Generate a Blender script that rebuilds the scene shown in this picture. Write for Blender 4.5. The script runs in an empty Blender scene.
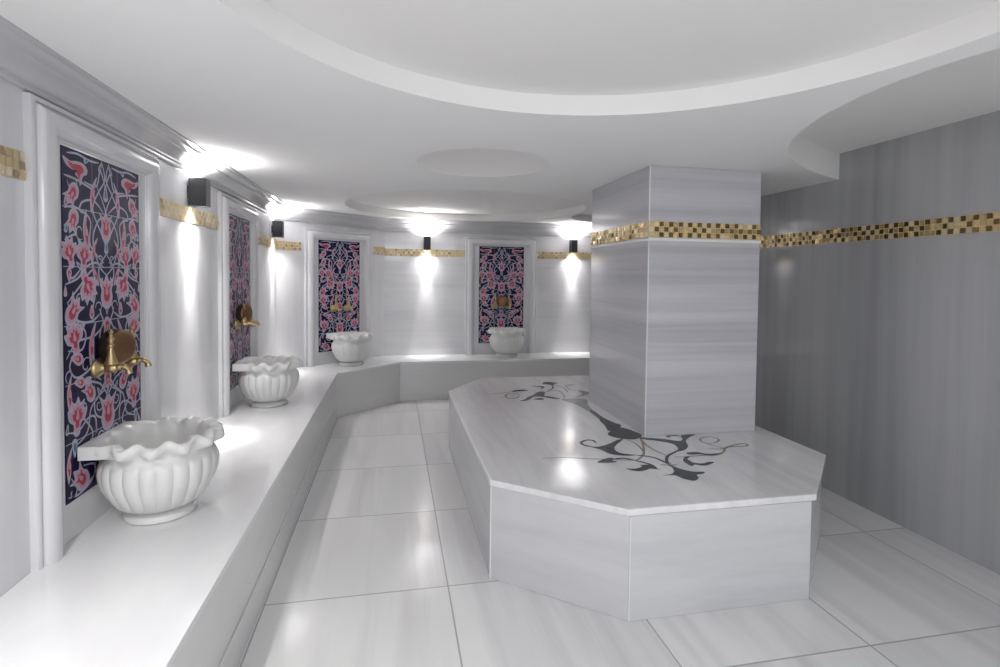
import bpy, bmesh, math, random
from mathutils import Vector, Matrix
from mathutils.geometry import tessellate_polygon
random.seed(7)
S = bpy.context.scene
COL = S.collection
PI = math.pi

# ------------------------------------------------------------------ helpers
def link(o, parent=None):
    COL.objects.link(o)
    if parent is not None:
        o.parent = parent
    return o

def mesh_obj(name, verts, faces, mats, parent=None, mi=None, smooth=None, bevel=0, seg=2):
    me = bpy.data.meshes.new(name)
    me.from_pydata([tuple(v) for v in verts], [], faces)
    if not isinstance(mats, (list, tuple)):
        mats = [mats]
    for m in mats:
        me.materials.append(m)
    if mi:
        me.polygons.foreach_set('material_index', mi)
    bm = bmesh.new(); bm.from_mesh(me)
    if smooth is not None or bevel:
        bmesh.ops.recalc_face_normals(bm, faces=bm.faces)
    bm.to_mesh(me); bm.free()
    me.update()
    if smooth is not None:
        me.shade_smooth()
        me.set_sharp_from_angle(angle=math.radians(smooth))
    o = bpy.data.objects.new(name, me)
    if bevel:
        b = o.modifiers.new('bevel', 'BEVEL'); b.width = bevel; b.segments = seg; b.limit_method = 'ANGLE'
    return link(o, parent)

def thing(name, label, cat, loc=(0, 0, 0), rotz=0, group=None):
    o = bpy.data.objects.new(name, None)
    o.empty_display_size = .1
    o.location = loc; o.rotation_euler = (0, 0, rotz)
    link(o); o['label'] = label; o['category'] = cat
    if group: o['group'] = group
    return o

def struct(o):
    o['kind'] = 'structure'; return o

def dup(root, loc, rotz, label):
    r = root.copy(); link(r); r.location = loc; r.rotation_euler = (0, 0, rotz); r['label'] = label
    for ch in list(root.children):
        c = ch.copy(); link(c, r)
        for g in list(ch.children):
            link(g.copy(), c)
    return r

def box(x0, x1, y0, y1, z0, z1):
    v = [(x, y, z) for z in (z0, z1) for y in (y0, y1) for x in (x0, x1)]
    f = [(0, 2, 3, 1), (4, 5, 7, 6), (0, 1, 5, 4), (2, 6, 7, 3), (0, 4, 6, 2), (1, 3, 7, 5)]
    return v, f

def prism(poly, z0, z1):
    n = len(poly)
    a = sum(poly[i][0]*poly[(i+1) % n][1]-poly[(i+1) % n][0]*poly[i][1] for i in range(n))
    if a < 0: poly = poly[::-1]
    v = [(x, y, z0) for x, y in poly]+[(x, y, z1) for x, y in poly]
    f = [tuple(range(n-1, -1, -1)), tuple(range(n, 2*n))]
    f += [(i, (i+1) % n, n+(i+1) % n, n+i) for i in range(n)]
    return v, f

def lathe(prof, n=32, c=(0, 0, 0), axis='z'):
    v = []; f = []
    for r, z in prof:
        for k in range(n):
            a = 2*PI*k/n
            p = (r*math.cos(a), r*math.sin(a), z)
            if axis == 'y': p = (p[0], -p[2], p[1])       # profile height runs out of the wall (-Y)
            v.append((p[0]+c[0], p[1]+c[1], p[2]+c[2]))
    for i in range(len(prof)-1):
        for k in range(n):
            a, b = i*n+k, i*n+(k+1) % n
            f.append((a, b, b+n, a+n))
    f.append(tuple(range(n-1, -1, -1))); m = (len(prof)-1)*n
    f.append(tuple(range(m, m+n)))
    return v, f

def tube(path, rad, n=14):
    v = []; f = []
    P = [Vector(p) for p in path]
    for i, p in enumerate(P):
        t = (P[min(i+1, len(P)-1)]-P[max(i-1, 0)]).normalized()
        s = t.cross(Vector((1, 0, 0)))
        if s.length < .1: s = t.cross(Vector((0, 0, 1)))
        s.normalize(); w = t.cross(s)
        r = rad[i] if isinstance(rad, (list, tuple)) else rad
        for k in range(n):
            a = 2*PI*k/n
            v.append(p+s*(r*math.cos(a))+w*(r*math.sin(a)))
    for i in range(len(P)-1):
        for k in range(n):
            a, b = i*n+k, i*n+(k+1) % n
            f.append((a, b, b+n, a+n))
    f.append(tuple(range(n-1, -1, -1))); m = (len(P)-1)*n
    f.append(tuple(range(m, m+n)))
    return v, f

def join(*vf):
    V = []; F = []
    for v, f in vf:
        o = len(V); V += list(v); F += [tuple(i+o for i in q) for q in f]
    return V, F

def catmull(pts, n=8, closed=False):
    out = []; m = len(pts)
    rng = range(m if closed else m-1)
    for i in rng:
        g = (lambda k: pts[k % m]) if closed else (lambda k: pts[max(0, min(m-1, k))])
        p0, p1, p2, p3 = g(i-1), g(i), g(i+1), g(i+2)
        for j in range(n):
            t = j/n
            out.append(tuple(.5*((2*b)+(c-a)*t+(2*a-5*b+4*c-d)*t*t+(3*b-a-3*c+d)*t**3)
                             for a, b, c, d in zip(p0, p1, p2, p3)))
    if not closed: out.append(tuple(pts[-1]))
    return out

class Flat:
    """flat drawing of filled outlines and ribbons, one mesh, several materials"""
    def __init__(s): s.v = []; s.f = []; s.m = []
    def fill(s, pts, mat, h):
        o = len(s.v); s.v += [(x, y, h) for x, y in pts]
        for t in tessellate_polygon([[Vector((x, y, 0)) for x, y in pts]]):
            a, b, c = [pts[i] for i in t]
            ar = (b[0]-a[0])*(c[1]-a[1])-(c[0]-a[0])*(b[1]-a[1])
            if abs(ar) < 1e-9: continue
            s.f.append(tuple(o+i for i in (t if ar > 0 else t[::-1]))); s.m.append(mat)
    def ribbon(s, pts, w, mat, h, taper=True):
        o = len(s.v); n = len(pts)
        for i, p in enumerate(pts):
            a = pts[max(i-1, 0)]; b = pts[min(i+1, n-1)]
            dx, dy = b[0]-a[0], b[1]-a[1]; L = math.hypot(dx, dy) or 1
            k = w/2*(min(1, .45+min(i, n-1-i)/n*3) if taper else 1)
            s.v.append((p[0]-dy/L*k, p[1]+dx/L*k, h)); s.v.append((p[0]+dy/L*k, p[1]-dx/L*k, h))
        for i in range(n-1):
            s.f.append((o+2*i+1, o+2*i+3, o+2*i+2, o+2*i)); s.m.append(mat)
    def rect(s, x0, x1, y0, y1, mat, h):
        s.fill([(x0, y0), (x1, y0), (x1, y1), (x0, y1)], mat, h)

# ------------------------------------------------------------------ materials
def new_mat(name):
    m = bpy.data.materials.new(name); m.use_nodes = True
    nt = m.node_tree; b = nt.nodes['Principled BSDF']
    return m, nt, b

def N(nt, t, **kw):
    n = nt.nodes.new(t)
    for k, v in kw.items(): setattr(n, k, v)
    return n

def math_n(nt, op, a, b=None):
    n = N(nt, 'ShaderNodeMath', operation=op)
    for i, x in enumerate((a, b)):
        if x is None: continue
        if isinstance(x, (int, float)): n.inputs[i].default_value = x
        else: nt.links.new(x, n.inputs[i])
    return n.outputs[0]

def mixc(nt, fac, a, b, mode='MIX'):
    n = N(nt, 'ShaderNodeMix', data_type='RGBA', blend_type=mode)
    for sock, x in ((n.inputs[0], fac), (n.inputs[6], a), (n.inputs[7], b)):
        if isinstance(x, (int, float)): sock.default_value = x
        elif isinstance(x, tuple): sock.default_value = (*x, 1)
        else: nt.links.new(x, sock)
    return n.outputs[2]

def noise(nt, vec, scale, detail=5, rough=.55, dist=0):
    n = N(nt, 'ShaderNodeTexNoise')
    nt.links.new(vec, n.inputs['Vector'])
    n.inputs['Scale'].default_value = scale; n.inputs['Detail'].default_value = detail
    n.inputs['Roughness'].default_value = rough; n.inputs['Distortion'].default_value = dist
    return n.outputs[0]

def ramp(nt, fac, stops):
    n = N(nt, 'ShaderNodeValToRGB')
    while len(n.color_ramp.elements) < len(stops): n.color_ramp.elements.new(.5)
    for e, (p, c) in zip(n.color_ramp.elements, stops):
        e.position = p; e.color = (c, c, c, 1) if isinstance(c, (int, float)) else (*c, 1)
    nt.links.new(fac, n.inputs[0]); return n.outputs[0]

def mapped(nt, sc, rot=(0, 0, 0), loc=(0, 0, 0)):
    tc = N(nt, 'ShaderNodeTexCoord'); mp = N(nt, 'ShaderNodeMapping')
    mp.inputs['Scale'].default_value = sc; mp.inputs['Rotation'].default_value = rot; mp.inputs['Location'].default_value = loc
    nt.links.new(tc.outputs['Object'], mp.inputs[0]); return mp.outputs[0]

def marble(name, base, vein, sc, rot=(0, 0, 0), amount=.6, rough=.12, fine=2.2, lo=.38, hi=.66, loc=(0, 0, 0)):
    m, nt, b = new_mat(name)
    v = mapped(nt, sc, rot, loc)
    n1 = noise(nt, v, 1.0, 6, .6, .35)
    n2 = noise(nt, v, fine*3, 4, .6, .3)
    r1 = ramp(nt, n1, [(lo, 0.0), (hi, 1.0)])
    r2 = ramp(nt, n2, [(.45, 0.0), (.75, 1.0)])
    f = math_n(nt, 'MULTIPLY', math_n(nt, 'ADD', math_n(nt, 'MULTIPLY', r1, .75), math_n(nt, 'MULTIPLY', r2, .35)), amount)
    c = mixc(nt, f, base, vein)
    nt.links.new(c, b.inputs['Base Color'])
    b.inputs['Roughness'].default_value = rough
    b.inputs['Specular IOR Level'].default_value = .5
    return m

def plain(name, col, rough=.5, metal=0, var=.06, nscale=12):
    m, nt, b = new_mat(name)
    v = mapped(nt, (1, 1, 1))
    n = noise(nt, v, nscale, 4)
    c = mixc(nt, n, tuple(x*(1-var) for x in col), tuple(min(1, x*(1+var)) for x in col))
    nt.links.new(c, b.inputs['Base Color'])
    b.inputs['Roughness'].default_value = rough; b.inputs['Metallic'].default_value = metal
    return m

WHITE = (.66, .66, .68)
M = {}
M['ceil'] = plain('ceiling_paint', (.86, .86, .86), .85, 0, .012, 3)
M['recess'] = plain('recess_shade', (.82, .81, .80), .85, 0, .012, 3)  # ceiling colour made a little darker and warmer, recess shade put in
M['wall_vert'] = marble('marble_left_wall', (.70, .70, .72), (.50, .50, .54), (2.0, 2.0, .12), amount=.5, rough=.07)
M['wall_horiz'] = marble('marble_back_wall', (.70, .70, .72), (.47, .47, .51), (.18, .18, 3.2), amount=.55, rough=.09)
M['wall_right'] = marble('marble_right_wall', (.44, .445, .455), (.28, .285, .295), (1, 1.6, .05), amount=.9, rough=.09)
M['pillar'] = marble('marble_pillar', (.58, .58, .61), (.29, .29, .325), (.07, .07, 3.4), amount=.85, lo=.42, hi=.72, rough=.12)
M['trim'] = marble('marble_moulding', (.68, .68, .70), (.52, .52, .56), (1.4, 1.4, 1.4), amount=.35, rough=.14)
M['cornice'] = marble('marble_cornice_shaded', (.52, .52, .54), (.40, .40, .43), (1.4, 1.4, 1.4), amount=.35, rough=.16)  # moulding marble darkened all over, the cornice's shadow put into its colour
M['bench'] = marble('marble_bench_top', (.76, .76, .77), (.58, .59, .63), (1.6, .5, 1.6), rot=(0, 0, .3), amount=.5, rough=.13)
M['riser'] = marble('marble_bench_front', (.68, .68, .68), (.54, .54, .55), (.5, .5, 2.5), amount=.4, rough=.16)
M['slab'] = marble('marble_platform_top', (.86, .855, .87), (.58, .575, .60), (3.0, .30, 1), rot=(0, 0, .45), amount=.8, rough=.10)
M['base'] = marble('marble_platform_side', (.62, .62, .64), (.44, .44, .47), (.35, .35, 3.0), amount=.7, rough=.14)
M['basin'] = marble('carved_white_marble', (.72, .72, .71), (.60, .60, .60), (3, 3, 3), amount=.4, rough=.32)
M['edge'] = plain('pale_marble_edge', (.74, .74, .74), .2)
M['grout'] = plain('mosaic_grout', (.62, .49, .28), .5)
M['gold_a'] = plain('gold_mosaic_bright', (.76, .58, .30), .25, .7)
M['gold_b'] = plain('gold_mosaic_dark_reflection', (.20, .13, .055), .22, .8)  # dark reflections in the gold tiles, put in as colour
M['gold_c'] = plain('gold_mosaic_pale', (.74, .64, .44), .28, .45)
M['brass'] = plain('brass', (.50, .385, .20), .34, .95, .12, 40)
M['bowl'] = plain('dark_copper', (.20, .105, .055), .42, .7, .2, 60)
M['bowl_shaded'] = plain('shaded_copper', (.035, .025, .018), .4, .4, .2, 60)  # bowl copper with the shadow on its side put into the colour
M['lamp'] = plain('dark_grey_metal', (.02, .02, .023), .45, .3)
M['navy'] = plain('glazed_navy', (.010, .007, .036), .32)
M['red'] = plain('glazed_red', (.36, .05, .075), .32, 0, .25, 40)
M['pink'] = plain('glazed_pink', (.54, .29, .37), .32)
M['pale'] = plain('glazed_pale_blue', (.42, .42, .54), .32)
M['blue'] = plain('glazed_blue', (.10, .17, .34), .32)
for k in ('navy', 'red', 'pink', 'pale', 'blue'): M[k].node_tree.nodes['Principled BSDF'].inputs['Specular IOR Level'].default_value = .14
M['joint'] = plain('tile_joint', (.42, .42, .52), .5)
M['ink_dark'] = plain('dark_green_marble', (.055, .065, .068), .12, 0, .3, 20)
M['ink_gray'] = plain('grey_inlay', (.30, .30, .31), .12, 0, .15, 20)
M['ink_gold'] = plain('tan_marble_inlay', (.30, .25, .19), .14, 0, .15, 20)
for k in ('ink_dark', 'ink_gray', 'ink_gold'): M[k].node_tree.nodes['Principled BSDF'].inputs['Specular IOR Level'].default_value = .2

def emis(name, col, st):
    m, nt, b = new_mat(name)
    b.inputs['Emission Color'].default_value = (*col, 1); b.inputs['Emission Strength'].default_value = st
    b.inputs['Base Color'].default_value = (.8, .8, .8, 1)
    return m
M['glow'] = emis('lamp_lens', (1, .98, .96), 12)

def floor_mat():
    m, nt, b = new_mat('marble_floor_tiles')
    tc = N(nt, 'ShaderNodeTexCoord'); sp = N(nt, 'ShaderNodeSeparateXYZ')
    nt.links.new(tc.outputs['Object'], sp.inputs[0])
    P = .83
    x = math_n(nt, 'DIVIDE', math_n(nt, 'SUBTRACT', sp.outputs[0], .263-10*P), P)
    off = math_n(nt, 'MULTIPLY', math_n(nt, 'GREATER_THAN', sp.outputs[0], 1.07), .105)
    y = math_n(nt, 'DIVIDE', math_n(nt, 'SUBTRACT', math_n(nt, 'SUBTRACT', sp.outputs[1], off), 2.5-10*P), P)
    def line(t):
        fr = math_n(nt, 'FRACT', t)
        d = math_n(nt, 'MINIMUM', fr, math_n(nt, 'SUBTRACT', 1.0, fr))
        return math_n(nt, 'LESS_THAN', d, .0045)
    ln = math_n(nt, 'MAXIMUM', line(x), line(y))
    cx = math_n(nt, 'FLOOR', x); cy = math_n(nt, 'FLOOR', y)
    cb = N(nt, 'ShaderNodeCombineXYZ'); nt.links.new(cx, cb.inputs[0]); nt.links.new(cy, cb.inputs[1])
    wn = N(nt, 'ShaderNodeTexWhiteNoise'); nt.links.new(cb.outputs[0], wn.inputs['Vector'])
    v = mapped(nt, (3.2, .18, 1))
    sh = N(nt, 'ShaderNodeVectorMath', operation='ADD'); nt.links.new(v, sh.inputs[0])
    sc = N(nt, 'ShaderNodeVectorMath', operation='SCALE'); nt.links.new(wn.outputs['Color'], sc.inputs[0]); sc.inputs['Scale'].default_value = 9
    nt.links.new(sc.outputs[0], sh.inputs[1])
    n1 = noise(nt, sh.outputs[0], 1.0, 6, .6, .4)
    f = ramp(nt, n1, [(.47, 0.), (.68, 1.)])
    c = mixc(nt, math_n(nt, 'MULTIPLY', f, .62), (.76, .76, .76), (.50, .495, .52))
    tone = math_n(nt, 'ADD', math_n(nt, 'MULTIPLY', wn.outputs['Value'], .10), .92)
    tn = N(nt, 'ShaderNodeCombineColor')
    for i in range(3): nt.links.new(tone, tn.inputs[i])
    c = mixc(nt, 1.0, c, tn.outputs[0], 'MULTIPLY')
    c = mixc(nt, ln, c, (.40, .40, .41))
    nt.links.new(c, b.inputs['Base Color'])
    b.inputs['Roughness'].default_value = .13
    return m
M['floor'] = floor_mat()

# ------------------------------------------------------------------ room dimensions
H = 2.195; H1 = 2.28; H2 = 2.376
XL, XR = -1.217, 3.042
YF, YB = -1.6, 6.85
CA = (-1.217, 5.93); CB = (-.118, 6.85)                 # ends of the slanted corner wall
CANG = math.atan2(CB[1]-CA[1], CB[0]-CA[0])
CD = (math.cos(CANG), math.sin(CANG)); CN = (CD[1], -CD[0])   # along it, and out of it into the room
CL = math.hypot(CB[0]-CA[0], CB[1]-CA[1])
ZB = .467

# floor and walls
v, f = box(XL-.1, XR+.1, YF, YB+.1, -.1, 0)
struct(mesh_obj('floor', v, f, M['floor']))
v, f = box(XL-.1, XL, YF, CA[1], 0, H)
struct(mesh_obj('wall_left', v, f, M['wall_vert']))
v, f = prism([CA, CB, (CB[0]-.06, CB[1]+.1), (CA[0]-.1, CA[1]+.02)], 0, H)
struct(mesh_obj('wall_corner', v, f, M['wall_vert']))
v, f = box(CB[0], XR, YB, YB+.1, 0, H)
struct(mesh_obj('wall_back', v, f, M['wall_horiz']))
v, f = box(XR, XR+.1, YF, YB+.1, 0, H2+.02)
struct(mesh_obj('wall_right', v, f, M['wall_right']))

# ------------------------------------------------------------------ ceiling: lower board with round recesses, two raised levels
def filled(splines, z0, z1):
    cu = bpy.data.curves.new('tmp', 'CURVE'); cu.dimensions = '2D'; cu.fill_mode = 'BOTH'; cu.extrude = (z1-z0)/2
    for pts in splines:
        s = cu.splines.new('POLY'); s.points.add(len(pts)-1); s.use_cyclic_u = True
        for p, q in zip(s.points, pts): p.co = (q[0], q[1], 0, 1)
    o = bpy.data.objects.new('tmp', cu); COL.objects.link(o)
    me = bpy.data.meshes.new_from_object(o.evaluated_get(bpy.context.evaluated_depsgraph_get()))
    vs = [(p.co.x, p.co.y, p.co.z+(z0+z1)/2) for p in me.vertices]; fs = [tuple(p.vertices) for p in me.polygons]
    bpy.data.objects.remove(o); bpy.data.curves.remove(cu); bpy.data.meshes.remove(me)
    return vs, fs

def circle(cx, cy, r, n=120):
    return [(cx+r*math.cos(2*PI*k/n), cy+r*math.sin(2*PI*k/n)) for k in range(n)]

bay = catmull([(XR, 3.17), (2.676, 2.985), (2.33, 2.75), (2.075, 2.50), (1.90, 2.23), (1.765, 1.88), (1.725, 1.55), (1.77, 1.28), (1.95, .95), (2.35, .62), (XR, .45)], 10)
outline = [(XL-.1, YF), (XR, YF)] + bay[::-1] + [(XR, YB+.1), (CB[0]-.06, YB+.1), (XL-.1, CA[1]+.02)]
holes = [circle(.575, 1.135, 1.075), circle(.54, 3.28, .41, 72), circle(.745, 5.50, 1.225), circle(2.67, 5.75, .655, 80)]
low = filled([outline]+holes, H, H1)
mid = filled([outline], H1, H2)
top = box(XL-.1, XR, YF, YB+.1, H2, H2+.05)
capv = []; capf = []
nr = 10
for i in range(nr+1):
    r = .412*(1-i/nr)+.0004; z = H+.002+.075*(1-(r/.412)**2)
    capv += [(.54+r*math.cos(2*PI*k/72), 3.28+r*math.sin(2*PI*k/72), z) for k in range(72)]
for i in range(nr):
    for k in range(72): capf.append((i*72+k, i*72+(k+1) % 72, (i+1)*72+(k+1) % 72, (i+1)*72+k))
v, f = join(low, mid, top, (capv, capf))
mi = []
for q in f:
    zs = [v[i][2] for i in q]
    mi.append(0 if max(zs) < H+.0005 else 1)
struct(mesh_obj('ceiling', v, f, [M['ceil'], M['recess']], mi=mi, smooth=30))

# ------------------------------------------------------------------ cornice on left, slanted and back walls
prof = [(0, 2.098), (.016, 2.098), (.022, 2.104), (.022, 2.114), (.034, 2.118), (.036, 2.126), (.046, 2.134), (.062, 2.144),
        (.082, 2.152), (.100, 2.158), (.104, 2.166), (.122, 2.170), (.138, 2.177), (.143, 2.184), (.162, 2.187), (.162, H), (0, H)]
drop = [.060, .125, .150, .150]                           # the moulding deepens towards the back of the room
def mitre(path, d):
    out = []
    for i, p in enumerate(path):
        ns = []
        for a, b in ((i-1, i), (i, i+1)):
            if a < 0 or b >= len(path): continue
            dx, dy = path[b][0]-path[a][0], path[b][1]-path[a][1]; L = math.hypot(dx, dy)
            ns.append((dy/L, -dx/L))
        if len(ns) == 1: n = ns[0]; k = 1
        else:
            n = (ns[0][0]+ns[1][0], ns[0][1]+ns[1][1]); L = math.hypot(*n); n = (n[0]/L, n[1]/L)
            k = 1/(n[0]*ns[0][0]+n[1]*ns[0][1])
        out.append((p[0]+n[0]*d*k, p[1]+n[1]*d*k))
    return out
wallpath = [(XL, YF), CA, CB, (XR, YB)]
offs = [mitre(wallpath, d) for d, z in prof]
for sidx in range(3):
    v = []; f = []; n = len(prof)
    for e in (sidx, sidx+1):
        v += [(*offs[i][e], H-(H-prof[i][1])*drop[e]/.097) for i in range(n)]
    f = [(i, (i+1) % n, n+(i+1) % n, n+i) for i in range(n)]+[tuple(range(n)), tuple(range(2*n-1, n-1, -1))]
    struct(mesh_obj('trim_%d' % (sidx+1), v, f, M['cornice'], smooth=35))

# ------------------------------------------------------------------ gold mosaic bands: a run of small tilted tiles over grout
def mosaic(a, b, z0, z1, nrm, rows=3, out=.004, dk=.62):
    L = math.hypot(b[0]-a[0], b[1]-a[1]); dx, dy = (b[0]-a[0])/L, (b[1]-a[1])/L
    s = (z1-z0)/rows; n = max(1, round(L/s)); st = L/n; g = s*.07
    V = []; F = []; MI = []
    def P(t, o, z): return (a[0]+dx*t+nrm[0]*o, a[1]+dy*t+nrm[1]*o, z)
    flip = (dx*nrm[1]-dy*nrm[0]) > 0
    def quad(ps, m):
        k = len(V); V.extend(ps); q = (k, k+1, k+2, k+3)
        F.append(q[::-1] if flip else q); MI.append(m)
    quad([P(0, out, z0), P(L, out, z0), P(L, out, z1), P(0, out, z1)], 0)
    for e in ((z1, 0, out), (z0, 0, out)):
        quad([P(0, 0, e[0]), P(L, 0, e[0]), P(L, out, e[0]), P(0, out, e[0])], 0)
    for r in range(rows):
        for i in range(n):
            tx, tz = random.gauss(0, .0009), random.gauss(0, .0009)
            o = out+.003
            dark = (i+r) % 2 == 0
            u = random.random()
            m = (2 if u < dk else 1) if dark else (1 if u < .72 else 3)
            t0, t1 = i*st+g, (i+1)*st-g; y0, y1 = z0+r*s+g, z0+(r+1)*s-g
            quad([P(t0, o-tx-tz, y0), P(t1, o+tx-tz, y0), P(t1, o+tx+tz, y1), P(t0, o-tx+tz, y1)], m)
    return V, F, MI
GT = [plain('pale_grout', (.68, .61, .48), .5), plain('tan_mosaic', (.56, .44, .25), .3, .25), plain('tan_mosaic_dark', (.36, .26, .13), .3, .3), plain('tan_mosaic_pale', (.70, .61, .44), .3, .15)]
GM = [M['grout'], M['gold_a'], M['gold_b'], M['gold_c']]
def cpt(s, o=0): return (CA[0]+CD[0]*s+CN[0]*o, CA[1]+CD[1]*s+CN[1]*o)
P1, P2 = 2.545, 4.53          # panel centres along the left wall
P3 = .77                     # along the slanted wall
P4 = 1.395                   # along the back wall
HW = .485
ti = 4
for a, b, z0, z1, n in (((XL, YF), (XL, P1-HW), 1.80, 1.895, (1, 0)), ((XL, P1+HW), (XL, P2-HW), 1.80, 1.895, (1, 0)), ((XL, P2+HW), CA, 1.765, 1.86, (1, 0)),
                        (CA, cpt(P3-HW), 1.75, 1.845, CN), (cpt(P3+HW), CB, 1.75, 1.845, CN),
                        (CB, (P4-HW, YB), 1.735, 1.83, (0, -1)), ((P4+HW, YB), (XR, YB), 1.735, 1.83, (0, -1)),
                        ((XR, YF), (XR, YB), 1.757, 1.855, (-1, 0))):
    V, F, MI = mosaic(a, b, z0, z1, n, dk=.72 if a[0] == XR else .3)
    struct(mesh_obj('trim_%d' % ti, V, F, GM if a[0] == XR else GT, mi=MI)); ti += 1

# ------------------------------------------------------------------ bench
fp = [(-.585, YF), (-.575, 5.68), (.080, 6.325), (XR, 6.325)]
bench = thing('bench', 'long polished white marble bench running along the left wall, slanted corner and back wall', 'bench', (-.6, 3, 0))
def kid(o, root):
    o.parent = root; o.matrix_parent_inverse = root.matrix_basis.inverted(); return o
def placed(root, name, v, f, m, **kw):
    L = Vector(root.location); R = Matrix.Rotation(-root.rotation_euler.z, 3, 'Z')
    return mesh_obj(name, [R @ (Vector(p)-L) for p in v], f, m, root, **kw)
slabs = [[fp[0], fp[1], CA, (XL, YF)], [fp[1], fp[2], CB, CA], [fp[2], fp[3], (XR, YB), CB]]
inn = mitre(fp, .03 * -1)
for k, pl in enumerate(slabs):
    v, f = prism(pl, ZB-.028, ZB)
    placed(bench, 'seat_slab', v, f, M['bench'], bevel=.003)
front = mitre(fp, -.004); back = mitre(fp, -.05)
for k in range(3):
    v, f = prism([front[k], front[k+1], back[k+1], back[k]], 0, ZB-.028)
    placed(bench, 'riser', v, f, M['riser'])
sk0 = mitre(fp, .010)
v, f = prism([sk0[0], (sk0[0][0], 5.60), (front[1][0], 5.60), front[0]], 0, .15)
placed(bench, 'skirting', v, f, M['riser'], bevel=.004)

# ------------------------------------------------------------------ octagonal heated platform
plat = thing('platform', 'low octagonal white marble platform with dark scroll inlay on its top', 'platform', (1.45, 3.59, 0))
def octa(i):
    x0, x1, y0, y1 = .468+i, 2.432-i, 2.095+i, 5.08-i
    c = .41*i
    dx, dy = .53-c, .43-c
    return [(x0, y0+dy), (x0+dx, y0), (x1-dx+.04, y0), (x1, y0+dy+.04), (x1, y1-dy), (x1-dx, y1), (x0+.37, y1), (x0, y1-.53)]
ZS = .496
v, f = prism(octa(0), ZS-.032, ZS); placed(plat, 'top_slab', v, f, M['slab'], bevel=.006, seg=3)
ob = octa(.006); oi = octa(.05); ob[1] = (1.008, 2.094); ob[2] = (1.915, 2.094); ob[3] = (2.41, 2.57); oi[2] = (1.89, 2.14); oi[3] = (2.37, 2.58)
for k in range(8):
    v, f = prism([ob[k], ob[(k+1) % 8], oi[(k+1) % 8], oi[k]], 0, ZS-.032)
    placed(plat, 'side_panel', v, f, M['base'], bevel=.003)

for x, y in ob[:2]:
    v, f = box(x-.003, x+.003, y-.003, y+.003, .001, ZS-.034); placed(plat, 'corner_edge', v, f, M['edge'])
INLAY = [
('dark',[(1.418,3.462),(1.457,3.323),(1.52,3.22),(1.552,3.116),(1.535,3.053),(1.466,3.01),(1.389,3.032),(1.343,3.094),(1.348,3.149),(1.388,3.201),(1.4,3.301)]),
('dark',[(1.119,2.964),(1.174,2.91),(1.266,2.948),(1.351,3.011),(1.396,3.022),(1.304,2.921),(1.264,2.847),(1.275,2.779),(1.349,2.737),(1.27,2.739),(1.208,2.779),(1.183,2.849),(1.15,2.902),(1.117,2.94)]),
('dark',[(1.524,3.037),(1.645,2.985),(1.717,2.933),(1.763,2.961),(1.799,3.035),(1.898,3.04),(1.832,2.995),(1.767,2.93),(1.723,2.831),(1.66,2.769),(1.584,2.751),(1.638,2.796),(1.654,2.884),(1.596,2.949),(1.521,3.001)]),
('dark',[(1.457,2.567),(1.472,2.515),(1.518,2.454),(1.578,2.44),(1.559,2.416),(1.518,2.408),(1.503,2.366),(1.46,2.339),(1.421,2.374),(1.402,2.422),(1.336,2.427),(1.4,2.443),(1.436,2.49)]),
('dark',[(1.605,2.665),(1.561,2.612),(1.554,2.561),(1.562,2.523),(1.589,2.542),(1.636,2.52),(1.713,2.554),(1.691,2.569),(1.643,2.553),(1.602,2.57),(1.597,2.602),(1.598,2.63),(1.632,2.66)]),
('dark',[(1.648,2.725),(1.713,2.729),(1.759,2.691),(1.851,2.683),(1.77,2.655),(1.715,2.687),(1.65,2.694)]),
('dark',[(1.196,2.55),(1.247,2.541),(1.296,2.565),(1.294,2.585),(1.35,2.582),(1.366,2.56),(1.359,2.528),(1.369,2.504),(1.322,2.528),(1.287,2.509),(1.237,2.508)]),
('dark',[(1.081,2.665),(1.17,2.72),(1.198,2.701),(1.174,2.677),(1.193,2.649),(1.126,2.647)]),
('gray',[(1.341,4.088),(1.405,3.899),(1.431,3.68),(1.47,3.723),(1.493,3.885),(1.543,4.042),(1.466,4.103)]),  # far end of the stem, in lighter grey
('dark',[(1.431,3.68),(1.425,3.487),(1.394,3.299),(1.381,3.198),(1.509,3.298),(1.492,3.376),(1.469,3.517),(1.47,3.723)]),
('dark',[(1.349,4.111),(1.282,4.208),(1.245,4.239),(1.283,4.368),(1.252,4.4),(1.201,4.353),(1.156,4.279),(1.09,4.211),(1.049,4.142),(0.996,4.092),(1.062,4.101),(1.152,4.217),(1.218,4.197),(1.282,4.127)]),
('dark',[(1.212,4.635),(1.326,4.618),(1.333,4.55),(1.283,4.504),(1.314,4.583)]),
('dark',[(1.36,4.714),(1.418,4.797),(1.49,4.76),(1.509,4.725),(1.455,4.668),(1.409,4.521),(1.353,4.442),(1.32,4.418),(1.4,4.534),(1.423,4.654)]),
('dark',[(1.008,4.454),(1.112,4.495),(1.16,4.459),(1.073,4.438)]),
('dark',[(1.117,4.132),(1.183,4.157),(1.211,4.122),(1.168,4.104)]),
('gray',[(1.593,4.389),(1.634,4.36),(1.663,4.283),(1.571,4.19),(1.466,4.138),(1.578,4.242)]),
('gray',[(1.532,4.594),(1.604,4.646),(1.66,4.613),(1.589,4.604)])]
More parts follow.
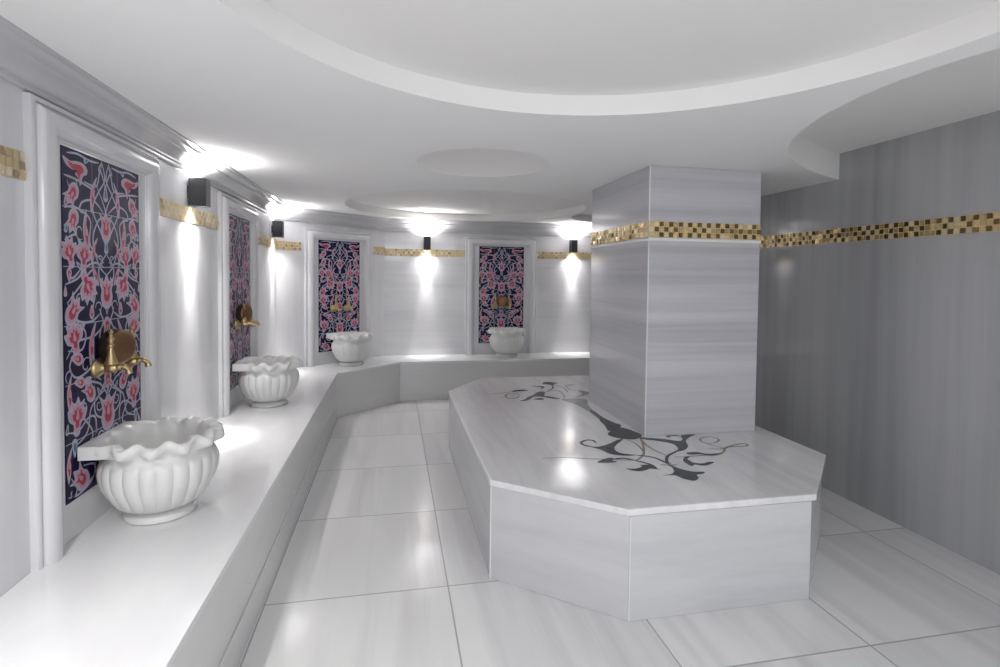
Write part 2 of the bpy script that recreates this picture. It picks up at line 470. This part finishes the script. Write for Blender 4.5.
RIBS = [
('dark',[(1.203,2.984),(1.201,3.032),(1.162,3.043),(1.114,3.003),(1.12,2.947),(1.166,2.907)]),
('dark',[(1.789,3.021),(1.757,3.04),(1.701,3.036),(1.71,3.010)]),
('dark',[(1.608,2.758),(1.519,2.698),(1.467,2.617),(1.454,2.558)]),
('gold',[(1.404,2.576),(1.448,2.562),(1.498,2.557)]),('gold',[(1.474,2.598),(1.442,2.54)]),
('gold',[(1.544,2.675),(1.634,2.667),(1.839,2.685),(1.942,2.774),(2.079,2.78),(2.089,2.824),(1.989,2.799),(1.886,2.755),(1.818,2.782)]),
('gold',[(1.917,2.758),(1.866,2.857),(1.858,2.915),(1.898,2.966),(1.967,2.978),(1.988,2.924),(1.935,2.871),(1.872,2.856)]),
('dark',[(1.298,2.659),(1.353,2.589),(1.356,2.522)]),
('gray',[(0.806,2.774),(0.942,2.765),(1.09,2.716),(1.265,2.672),(1.313,2.664),(1.383,2.731),(1.418,2.801),(1.434,2.929),(1.415,3.01)]),
('dark',[(1.196,2.698),(1.253,2.702),(1.298,2.659)]),
('dark',[(1.349,2.737),(1.426,2.68),(1.457,2.567)]),
('gold',[(1.517,3.038),(1.487,2.911),(1.49,2.789),(1.516,2.698)]),
('gold',[(1.517,3.038),(1.458,2.875),(1.38,2.714)]),
('gray',[(0.802,4.375),(0.967,4.41),(1.108,4.478)]),
('gold',[(1.045,4.296),(1.028,4.352),(0.955,4.352),(0.914,4.264),(0.936,4.184),(0.995,4.2),(1.033,4.271)]),
('gray',[(1.283,4.368),(1.345,4.415),(1.418,4.404),(1.415,4.24),(1.375,4.117)]),
('gray',[(1.577,4.38),(1.534,4.444),(1.551,4.61)]),('gray',[(1.465,4.635),(1.503,4.507),(1.485,4.337)])]
fl = Flat(); mk = {'dark': 0, 'gray': 1, 'gold': 2}
for i, (m, p) in enumerate(INLAY): fl.fill(catmull(p, 4, True), mk[m], ZS+.0012+.00006*i)
for i, (m, p) in enumerate(RIBS): fl.ribbon(catmull(p, 8), .018 if m == 'dark' else .014, mk[m], ZS+.0003+.00004*i)
placed(plat, 'scroll_inlay', fl.v, fl.f, [M['ink_dark'], M['ink_gray'], M['ink_gold']], mi=fl.m)

# ------------------------------------------------------------------ square pillar
pil = thing('pillar', 'square grey veined marble pillar with a gold mosaic band standing on the platform', 'pillar', (1.95, 3.58, ZS))
px0, px1, py0, py1 = 1.556, 2.340, 3.052, 4.03
v, f = box(px0, px1, py0, py1, ZS, H); placed(pil, 'shaft', v, f, M['pillar'], bevel=.003)
Vs = []; Fs = []; Ms = []
cs = [(px0, py0), (px1, py0), (px1, py1), (px0, py1)]
for k in range(4):
    a, b = cs[k], cs[(k+1) % 4]; L = math.hypot(b[0]-a[0], b[1]-a[1])
    n = ((b[1]-a[1])/L, -(b[0]-a[0])/L)
    V, F, MI = mosaic(a, b, 1.752, 1.85, n, dk=.8 if k == 0 else .35)
    o = len(Vs); Vs += V; Fs += [tuple(i+o for i in q) for q in F]; Ms += MI
placed(pil, 'mosaic_band', Vs, Fs, GM, mi=Ms)
for x, y in cs[:1]:
    v, f = box(x-.003, x+.004, y-.003, y+.004, ZS+.002, H-.001); placed(pil, 'corner_edge', v, f, M['edge'])
Vs = []
v, f = box(px0-.006, px1+.006, py0-.006, py1+.006, 1.728, 1.748); placed(pil, 'ledge', v, f, M['edge'], bevel=.003)

# ------------------------------------------------------------------ tiled wall panels
def petals(fl, pts, c, ang, s, mat, h, k=1.0):
    ca, sa = math.cos(ang), math.sin(ang)
    out = []
    for x, y in pts:
        x, y = x*s*k, y*s*k
        out.append((c[0]+x*ca-y*sa, c[1]+x*sa+y*ca))
    fl.fill(out, mat, h)
def sym(p): return p+[(-x, y) for x, y in p[::-1] if abs(x) > 1e-6]
TUL = catmull(sym([(0, -.55), (.26, -.45), (.40, -.12), (.33, .2), (.50, .62), (.20, .45), (0, .72)]), 4, True)
LIL = catmull([(0, -.5), (.3, -.42), (.45, -.05), (.35, .3), (.15, .75), (-.3, 1.35), (-.1, .7), (-.12, .25), (-.38, .0), (-.30, -.35)], 4, True)
LEAF = catmull([(0, -.7), (.16, -.3), (.20, .1), (.1, .5), (-.12, .85), (-.05, .3), (-.12, -.2)], 4, True)
BUD = catmull(sym([(0, -.45), (.28, -.2), (.25, .15), (0, .6)]), 4, True)
CARN = catmull(sym([(0, -.6), (.18, -.5), (.2, -.2), (.45, -.05), (.55, .3), (.35, .32), (.38, .6), (.15, .5), (0, .72)]), 3, True)
DROP = catmull(sym([(0, -.4), (.22, -.2), (0, .5)]), 4, True)
NAVY, RED, PINK, PALE, BLUE, JOINT = range(6)
R = .225
def draw_panel():
    fl = Flat(); h0 = .0
    fl.rect(-.3, .3, 0, 1.35, NAVY, h0)
    for i in range(1, 6): fl.rect(-.3, .3, 1.35-i*R-.0016, 1.35-i*R+.0016, JOINT, .0003)
    for x in (-.1, .1): fl.rect(x-.0007, x+.0007, 0, 1.35, JOINT, .0003)
    def V(t): return 1.35-t*R
    def stem(pts, mat=PALE, w=.0088):
        q = [(u, V(t)) for u, t in pts]
        for s in (1, -1): fl.ribbon([(s*a, b) for a, b in catmull(q, 7)], w, mat, .0006+.0001*mat, True)
    def flower(shape, u, t, ang, s, inner=RED, outer=PINK, both=True, core=True):
        s *= .88
        for sg in ((1, -1) if both and u > .001 else (1,)):
            pts = shape if sg == 1 else [(-x, y) for x, y in shape][::-1]
            a = ang*sg; c = (u*sg, V(t))
            petals(fl, pts, c, a, s, PALE if outer == PINK else outer, .0010, 1.12)
            petals(fl, pts, c, a, s, outer, .0013, .88)
            petals(fl, pts, c, a, s, inner, .0016, .58)
            if core:
                petals(fl, DROP, (c[0]-math.sin(a)*.12*s, c[1]+math.cos(a)*.12*s), a, s*.45, PINK, .0019)
    # ogee chain of stems down the middle and scrolls on both sides
    stem([(.03, 0.02), (.005, .35), (.055, .62), (.10, .95), (.04, 1.35), (.0, 1.62)])
    stem([(.07, .5), (.0, .98), (.06, 1.15), (.10, 1.5), (.06, 1.95), (.0, 2.15)])
    stem([(.16, .50), (.07, .52), (.04, .22), (.0, .5)])
    stem([(.29, .48), (.22, .50), (.14, .56), (.08, .62)])
    stem([(.29, 1.02), (.22, .98), (.12, 1.15), (.12, 1.6), (.02, 1.92)])
    stem([(.0, 1.75), (.06, 2.05), (.03, 2.5), (.0, 2.9)])
    stem([(.28, 2.62), (.20, 2.35), (.10, 2.05), (.09, 2.5), (.12, 2.85)])
    stem([(.26, 1.95), (.25, 2.2), (.19, 2.05)])
    stem([(.0, 2.55), (.05, 2.8), (.03, 3.05), (.10, 3.25), (.22, 3.30), (.29, 3.55)])
    stem([(.05, 2.85), (.12, 2.98), (.22, 2.92), (.28, 2.6)])
    stem([(.23, 3.42), (.27, 3.7), (.22, 3.92), (.11, 3.75), (.13, 3.35)])
    stem([(.0, 4.0), (.06, 4.35), (.13, 4.55), (.16, 4.95), (.25, 5.1)])
    stem([(.0, 4.45), (.05, 4.2), (.10, 4.1), (.19, 4.0)])
    stem([(.27, 4.15), (.26, 4.4), (.2, 4.6), (.12, 5.0), (.16, 5.3)])
    stem([(.0, 5.25), (.06, 5.05), (.10, 5.3), (.08, 5.65), (.20, 5.92), (.27, 5.6)])
    stem([(.08, 5.2), (.0, 5.55), (.05, 5.85), (.0, 5.98)])
    stem([(.0, 3.95), (.07, 3.7), (.12, 3.9), (.05, 4.1)])
    stem([(.29, 1.55), (.22, 1.45), (.20, 1.62), (.25, 1.72)])
    stem([(.02, 2.0), (.09, 1.92), (.16, 2.02), (.21, 2.2), (.29, 2.3)])
    stem([(.03, 3.0), (.06, 3.3), (.03, 3.55), (.08, 3.8), (.0, 3.98)])
    stem([(.29, 2.95), (.20, 3.02), (.16, 3.2), (.19, 3.45), (.28, 3.42)])
    stem([(.29, 4.8), (.22, 4.85), (.15, 4.7), (.10, 4.75), (.09, 5.05)])
    stem([(.0, 4.9), (.09, 4.72), (.10, 4.45), (.03, 4.32)])
    stem([(.29, 5.9), (.22, 5.95), (.13, 5.85), (.11, 5.6), (.19, 5.5)])
    stem([(.02, .98), (.09, .80), (.17, .86), (.19, 1.02), (.14, 1.06)])
    stem([(.05, .08), (.12, .10), (.20, .06), (.27, .10)])
    # top row
    def scroll(u, t, r, a0, turns, d=1):
        pts = []
        for i in range(9):
            k = i/8; a = a0+d*k*turns*2*PI; rr = r*(1-.75*k)
            pts.append((u+rr*math.cos(a), t+rr*math.sin(a)/R))
        stem(pts, PALE, .006)
    for u, t, r, a0, d in ((.23, .55, .04, 0, 1), (.19, 1.38, .035, 2, -1), (.05, 1.85, .03, 1, 1), (.20, 2.6, .04, 3, 1), (.06, 2.75, .03, 0, -1),
                           (.27, 3.0, .03, 2, 1), (.16, 3.75, .035, 4, 1), (.27, 3.85, .03, 1, -1), (.07, 4.55, .03, 3, -1), (.18, 4.45, .03, 0, 1), (.12, 5.45, .035, 2, 1), (.26, 5.85, .03, 4, -1)):
        scroll(u, t, r, a0, .8, d)
    for u, t, a in ((.14, .12, 1.2), (.28, 1.35, .3), (.20, 1.98, -.9), (.04, 2.28, .4), (.29, 2.42, 0), (.18, 3.05, .9), (.05, 3.35, -.4), (.15, 4.0, 1.4), (.07, 4.3, -.6), (.29, 4.75, .2), (.12, 5.15, -1.0), (.04, 5.75, .3)):
        flower(DROP, u, t, a, .05, BLUE if int(t*10) % 2 else PINK, PALE, core=False)
    lily = [(.296, .17), (.25, .215), (.21, .19), (.165, .19), (.135, .27), (.14, .37), (.165, .42), (.185, .60), (.197, .48), (.218, .41), (.20, .34), (.24, .35), (.278, .29)]
    def blob(pts, inner=RED):
        cx = sum(p[0] for p in pts)/len(pts); ct = sum(p[1] for p in pts)/len(pts)
        for sg in (1, -1):
            for k, m, h in ((1, PALE, .0010), (.86, PINK, .0013), (.62, inner, .0016)):
                q = catmull([(sg*(cx+(u-cx)*k), V(ct+(t-ct)*k)) for u, t in pts], 4, True)
                fl.fill(q if sg == 1 else q[::-1], m, h)
    blob(lily)
    flower(LEAF, .095, .72, math.radians(12), .105)
    flower(TUL, .235, .75, math.radians(-140), .085)
    flower(DROP, .0, .62, 0, .085, BLUE, PALE, core=False)
    flower(DROP, .04, .16, .5, .05, BLUE, PALE, core=False)
    flower(BUD, .28, .92, 0, .04)
    # second row
    flower(TUL, 0, 1.27, 0, .105)
    flower(DROP, 0, 1.62, 0, .075, BLUE, PALE, core=False)
    flower(LEAF, .145, 1.42, math.radians(-8), .12)
    flower(TUL, .235, 1.2, math.radians(-155), .085)
    flower(CARN, .165, 1.82, math.radians(8), .105)
    flower(CARN, .26, 1.78, math.radians(-18), .10)
    flower(LEAF, .095, 1.72, math.radians(20), .08)
    # third row
    flower(TUL, 0, 2.5, 0, .12)
    flower(CARN, .145, 2.32, math.radians(150), .12)
    flower(BUD, .265, 2.12, math.radians(180), .055)
    flower(LEAF, .085, 2.12, math.radians(-25), .085)
    flower(TUL, .245, 2.78, math.radians(40), .105)
    flower(BUD, .115, 2.83, math.radians(0), .06)
    # fourth row
    flower(TUL, 0, 3.10, math.radians(180), .07)
    flower(CARN, .235, 3.25, math.radians(-12), .115)
    flower(LEAF, .115, 3.42, math.radians(10), .12)
    flower(BUD, .215, 3.6, math.radians(-75), .085)
    flower(TUL, 0, 3.60, 0, .10)
    # fifth row
    flower(TUL, 0, 4.12, math.radians(180), .075)
    flower(BUD, .20, 4.02, math.radians(-80), .075)
    flower(TUL, .135, 4.25, math.radians(-35), .085)
    flower(LEAF, .27, 4.2, math.radians(0), .10)
    flower(CARN, .225, 4.62, math.radians(5), .12)
    flower(TUL, 0, 4.78, 0, .14)
    flower(DROP, 0, 4.38, 0, .06, BLUE, PALE, core=False)
    # bottom row
    flower(DROP, .245, 5.1, math.radians(180), .085, BLUE, PALE, core=False)
    flower(BUD, .165, 5.32, math.radians(-60), .08)
    flower(CARN, 0, 5.5, 0, .10)
    flower(TUL, .20, 5.72, math.radians(-50), .105)
    flower(LEAF, .28, 5.4, math.radians(5), .09)
    flower(BUD, .085, 5.8, math.radians(20), .06)
    return fl

FP = [(0, 0), (0, .022), (.006, .027), (.018, .027), (.022, .020), (.027, .020)]
FP += [(.071-.043*math.cos(a), .024+.030*math.sin(a)) for a in [PI*k/10 for k in range(1, 10)]]
FP += [(.116, .020), (.121, .020), (.124, .014), (.130, .012), (.130, 0)]
FH = 1.628
def frame_mesh():
    v = []; n = len(FP)
    for k in range(4):
        for t, p in FP:
            x = HW-t; z = FH-t
            v.append([(-x, -p, 0), (-x, -p, z), (x, -p, z), (x, -p, 0)][k])
    f = [(k*n+i, k*n+i+1, (k+1)*n+i+1, (k+1)*n+i) for k in range(3) for i in range(n-1)]
    f += [tuple(range(n)), tuple(range(4*n-1, 3*n-1, -1))]
    return v, f
panel1 = thing('floral_tile_panel', 'x', 'wall panel', (XL, P1, ZB), PI/2, 'floral tiled panels in marble frames')
v, f = frame_mesh(); mesh_obj('frame', v, f, M['trim'], panel1, smooth=40)
v, f = box(-.356, .356, -.008, 0, 0, 1.515); mesh_obj('backing', v, f, M['trim'], panel1)
fl = draw_panel()
TZ = .150
body = box(-.3, .3, -.0115, -.007, TZ, TZ+1.35)
bv = [(x, -.012-h, TZ+y) for x, y, h in fl.v]
nb = len(body[0])
vv = list(body[0])+bv; ff = list(body[1])+[tuple(i+nb for i in q) for q in fl.f]; mm = [0]*6+fl.m
mesh_obj('tile_field', vv, ff, [M['navy'], M['red'], M['pink'], M['pale'], M['blue'], M['joint']], panel1, mi=mm)
panel1['label'] = 'tall navy floral tile panel in marble frame, nearest one at far left of photo'
A40 = CANG
c3 = cpt(P3)
pn2 = dup(panel1, (XL, P2, ZB), PI/2, 'navy and pink floral tile panel seen edge-on between the two left wall lamps')
pn3 = dup(panel1, (c3[0], c3[1], ZB), A40, 'navy and pink floral tile panel on the slanted corner wall, no copper bowl')
pn4 = dup(panel1, (P4, YB, ZB), 0, 'navy and pink floral tile panel on the back wall, facing straight into the room')
pn2.scale = (1, 1, .985); pn3.scale = (.92, 1, .945); pn4.scale = (1, 1, .945)

# ------------------------------------------------------------------ carved basins
BD = .238
def basin_mesh():
    n = 240; SX, SY = .88, .88
    V = []; F = []
    def ring(fr, fz):
        k0 = len(V)
        for k in range(n):
            a = 2*PI*k/n
            r, z = fr(a), fz(a)
            V.append((SX*r*math.cos(a), SY*r*math.sin(a), z))
        return k0
    LOB = 22
    def lob(a): return abs(math.sin(LOB*a/2))**.55-.75
    def const(c): return lambda a: c
    rings = []
    for r, z, s in ((.120, .040, 0), (.158, .050, .2), (.190, .073, .6), (.214, .110, .95), (.236, .150, 1), (.247, .188, 1), (.249, .215, 1), (.246, .237, .95), (.240, .252, .6), (.232, .260, .15), (.226, .266, 0), (.221, .276, 0), (.220, .286, 0)):
        rings.append(ring((lambda a, r=r, s=s: r*(1+.060*s*lob(a))), const(z)))
    W = 13
    def rim(a, base):
        w = base+.013*math.cos(W*a)
        sn, cs_ = math.sin(a), math.cos(a)
        if sn > .25:
            q = min((BD-.016)/SY/sn, .212/abs(cs_) if abs(cs_) > 1e-3 else 9)
            t = min(1, (sn-.25)/.2)
            q = max(w, min(q, .345))
            w = w*(1-t)+max(q, 0)*t if q > base-.03 else w
        return w
    def wv(a):
        t = 1-max(0, min(1, (math.sin(a)-.35)/.3))
        return -.011*math.cos(W*a+.0)*t
    rings.append(ring(lambda a: rim(a, .236), lambda a: .298+wv(a)*.5))
    rings.append(ring(lambda a: rim(a, .262), lambda a: .312+wv(a)))
    rings.append(ring(lambda a: rim(a, .268), lambda a: .322+wv(a)))
    rings.append(ring(lambda a: rim(a, .266), lambda a: .344+wv(a)))
    rings.append(ring(lambda a: rim(a, .258), lambda a: .350+wv(a)))
    rings.append(ring(lambda a: .218+.009*math.cos(W*a), lambda a: .345+wv(a)*.8))
    rings.append(ring(lambda a: .208+.006*math.cos(W*a), lambda a: .330+wv(a)*.4))
    for r, z in ((.202, .29), (.196, .22), (.170, .15), (.11, .105), (.03, .095)):
        rings.append(ring(const(r), const(z)))
    for i in range(len(rings)-1):
        a0, b0 = rings[i], rings[i+1]
        for k in range(n):
            j = (k+1) % n
            F.append((a0+k, a0+j, b0+j, b0+k))
    F.append(tuple(rings[0]+k for k in range(n-1, -1, -1))); F.append(tuple(rings[-1]+k for k in range(n)))
    return V, F
basin1 = thing('wash_basin', 'x', 'basin', (XL+BD, P1-.055, ZB), PI/2, 'carved marble basins on the bench')
v, f = basin_mesh(); mesh_obj('bowl', v, f, M['basin'], basin1, smooth=50)
v, f = lathe([(.128, 0), (.135, .004), (.135, .020), (.129, .028), (.112, .034), (.100, .0405)], 64); mesh_obj('foot', v, f, M['basin'], basin1, smooth=40)
basin1['label'] = 'white fluted marble basin with wavy rim, the largest and nearest, at lower left'
c3b = cpt(P3, BD+.004)
dup(basin1, (XL+BD+.02, P2-.11, ZB), PI/2, 'white fluted marble basin on the left bench, second nearest to the viewer')
dup(basin1, (c3b[0], c3b[1], ZB), A40, 'white fluted marble basin on the bench at the slanted corner')
dup(basin1, (P4+.03, YB-BD, ZB), 0, 'white fluted marble basin on the back wall bench')

# ------------------------------------------------------------------ brass taps: flange at the wall, body, cone with spindle handle, drooping spout
TAPZ = 1.10
def tap():
    t = thing('brass_tap', 'x', 'tap', (XL, P1-.088, TAPZ), PI/2, 'brass taps on the tiled panels')
    v, f = lathe([(.040, .012), (.040, .018), (.034, .026), (.024, .034), (.017, .044), (.014, .050)], 24, axis='y'); mesh_obj('flange', v, f, M['brass'], t, smooth=40)
    v, f = join(tube([(0, -.045, 0), (0, -.058, 0), (0, -.078, 0), (0, -.090, 0)], [.015, .021, .021, .015]))
    b = mesh_obj('valve_body', v, f, M['brass'], t, smooth=40)
    v, f = lathe([(.026, .016), (.024, .022), (.015, .050), (.010, .075), (.008, .085), (.013, .090), (.013, .096), (.007, .102), (.011, .112), (.014, .120), (.008, .130), (.006, .140), (.010, .147), (.007, .156), (.002, .162)], 20, (0, -.067, 0))
    mesh_obj('handle', v, f, M['brass'], t, smooth=40)
    v, f = tube(catmull([(0, -.086, 0), (0, -.102, .004), (0, -.118, .002), (0, -.131, -.010), (0, -.135, -.026)], 4), [.014]*5+[.012]*4+[.011]*4+[.013]*4, 14)
    mesh_obj('spout', v, f, M['brass'], t, smooth=40)
    return t
t1 = tap(); t1['label'] = 'brass tap on the nearest tile panel, left one of its pair'
def wallpt(kind, s):
    if kind == 'L': return (XL, s), PI/2
    if kind == 'C': return cpt(s), A40
    return (s, YB), 0
TS = .088
for kind, c, where in (('L', P1, 'nearest tile panel'), ('L', P2, 'second tile panel along the left wall'), ('C', P3, 'slanted corner wall tile panel'), ('B', P4, 'back wall tile panel')):
    for sg, side in ((-1, 'left'), (1, 'right')):
        if kind == 'L' and c == P1 and sg == -1:
            t1.location = (XL, P1-TS, TAPZ); continue
        p, r = wallpt(kind, c+sg*TS)
        dup(t1, (p[0], p[1], TAPZ), r, 'brass tap on the %s, %s one of its pair' % (where, side))

# copper bowls leaning on the wall above the taps, bottom facing the room
def cup():
    b = thing('copper_bowl', 'x', 'bowl', (XL+.036, P1-.005, 1.180), PI/2-.36, 'copper bowls resting on the taps')
    v, f = lathe([(.072, -.002), (.075, .002), (.075, .008), (.073, .030), (.070, .046)], 48, (0, 0, 0), 'y')
    mesh_obj('side', v, f, M['bowl_shaded'], b, smooth=40)
    v, f = lathe([(.0705, .0455), (.067, .051), (.055, .057), (.030, .061), (.006, .062)], 48, (0, 0, 0), 'y')
    mesh_obj('bottom', v, f, M['bowl'], b, smooth=60)
    return b
b1 = cup(); b1['label'] = 'round dark copper bowl hung between the taps of the nearest tile panel'
dup(b1, (XL+.036, P2-.04, 1.180), PI/2-.36, 'round dark copper bowl between the taps of the second tile panel along the left wall')
dup(b1, (P4+.01, YB-.036, 1.165), -.2, 'round dark copper bowl between the taps of the back wall tile panel')

# ------------------------------------------------------------------ up and down wall lamps
def spot(name, parent, loc, up, energy, ang, blend=.6):
    l = bpy.data.lights.new(name, 'SPOT'); l.energy = energy; l.spot_size = math.radians(ang); l.spot_blend = blend
    l.shadow_soft_size = .02; l.color = (1, .975, .95)
    o = bpy.data.objects.new(name, l); link(o, parent); o.location = loc
    o.rotation_euler = ((PI if up else 0), 0, 0)
    return o
LH = .165
def lamp():
    t = thing('wall_lamp', 'x', 'wall lamp', (XL, 3.52, 1.90), PI/2, 'black up-and-down wall lamps')
    w, d, g = .042, .095, .012
    # square tube housing, open top and bottom
    parts = [box(-w, -w+.004, -d-g, -g, 0, LH), box(w-.004, w, -d-g, -g, 0, LH), box(-w, w, -d-g, -d-g+.004, 0, LH), box(-w, w, -g-.004, -g, 0, LH)]
    v, f = join(*parts); mesh_obj('housing', v, f, M['lamp'], t)
    v, f = box(-.03, .03, -g-.002, 0, .045, .12); mesh_obj('wall_mount', v, f, M['lamp'], t)
    for z in (.012, LH-.016):
        v, f = box(-w+.004, w-.004, -d-g+.004, -g-.004, z, z+.004); mesh_obj('lens', v, f, M['glow'], t)
    return t
l1 = lamp(); l1['label'] = 'black wall lamp nearest the viewer, left wall between the two tile panels'
def add_spots(t, k=1.0):
    spot('down_light', t, (0, -.060, -.004), False, 22*k, 125, 1)
    spot('down_beam', t, (0, -.060, -.004), False, 36*k*k, 62, 1)
    spot('narrow_beam', t, (0, -.060, -.004), False, 120*k, 30, 1)
    spot('up_light', t, (0, -.060, LH+.004), True, 56*k, 168, .9)
lamps = [l1, dup(l1, (XL, 5.74, 1.865), PI/2, 'black wall lamp on the left wall just before the slanted corner'),
         dup(l1, (.413, YB, 1.822), 0, 'small black wall lamp on the back wall left of its tile panel'),
         dup(l1, (2.368, YB, 1.824), 0, 'small black wall lamp on the back wall between its tile panel and the pillar')]
for t, k in zip(lamps, (1.0, .8, .66, .66)): add_spots(t, k)

# unseen bare down lights for inferred left wall lamps, placed to brighten the near bench
for y in (1.0, -.5):
    spot('out_of_view_light', None, (XL+.30, y, 1.95), False, 70, 120, 1)

# fill light: unseen area light added behind the viewer, world through the open front
def area(name, loc, rot, sx, sy, e, col=(1, 1, 1)):
    l = bpy.data.lights.new(name, 'AREA'); l.shape = 'RECTANGLE'; l.size = sx; l.size_y = sy; l.energy = e; l.color = col
    o = bpy.data.objects.new(name, l); link(o); o.location = loc; o.rotation_euler = rot; return o
area('fill_light', (.6, -.6, 2.17), (math.radians(25), 0, 0), 2.0, 1.0, 45)

w = bpy.data.worlds.new('World'); S.world = w; w.use_nodes = True
bg = w.node_tree.nodes['Background']; bg.inputs[0].default_value = (.95, .97, 1.0, 1); bg.inputs[1].default_value = 1.45

# ------------------------------------------------------------------ camera
f_px, pit, yaw, roll, cyy = 527.98, .0317436, .1985967, .010905, 292.48
F_ = Vector((math.sin(yaw)*math.cos(pit), math.cos(yaw)*math.cos(pit), -math.sin(pit)))
R_ = Vector((math.cos(yaw), -math.sin(yaw), 0)); U_ = R_.cross(F_)
R2 = R_*math.cos(roll)+U_*math.sin(roll); U2 = -R_*math.sin(roll)+U_*math.cos(roll)
cam = bpy.data.cameras.new('camera'); co = bpy.data.objects.new('camera', cam); link(co)
mw = Matrix((R2, U2, -F_)).transposed().to_4x4(); mw.translation = Vector((0, 0, 1.5))
co.matrix_world = mw
cam.sensor_fit = 'HORIZONTAL'; cam.sensor_width = 36; cam.lens = 36*f_px/1000
cam.shift_y = (cyy-333.5)/1000
cam.clip_start = .02
S.camera = co
S.view_settings.view_transform = 'Standard'; S.view_settings.look = 'None'
S.view_settings.exposure = .2; S.view_settings.gamma = 1
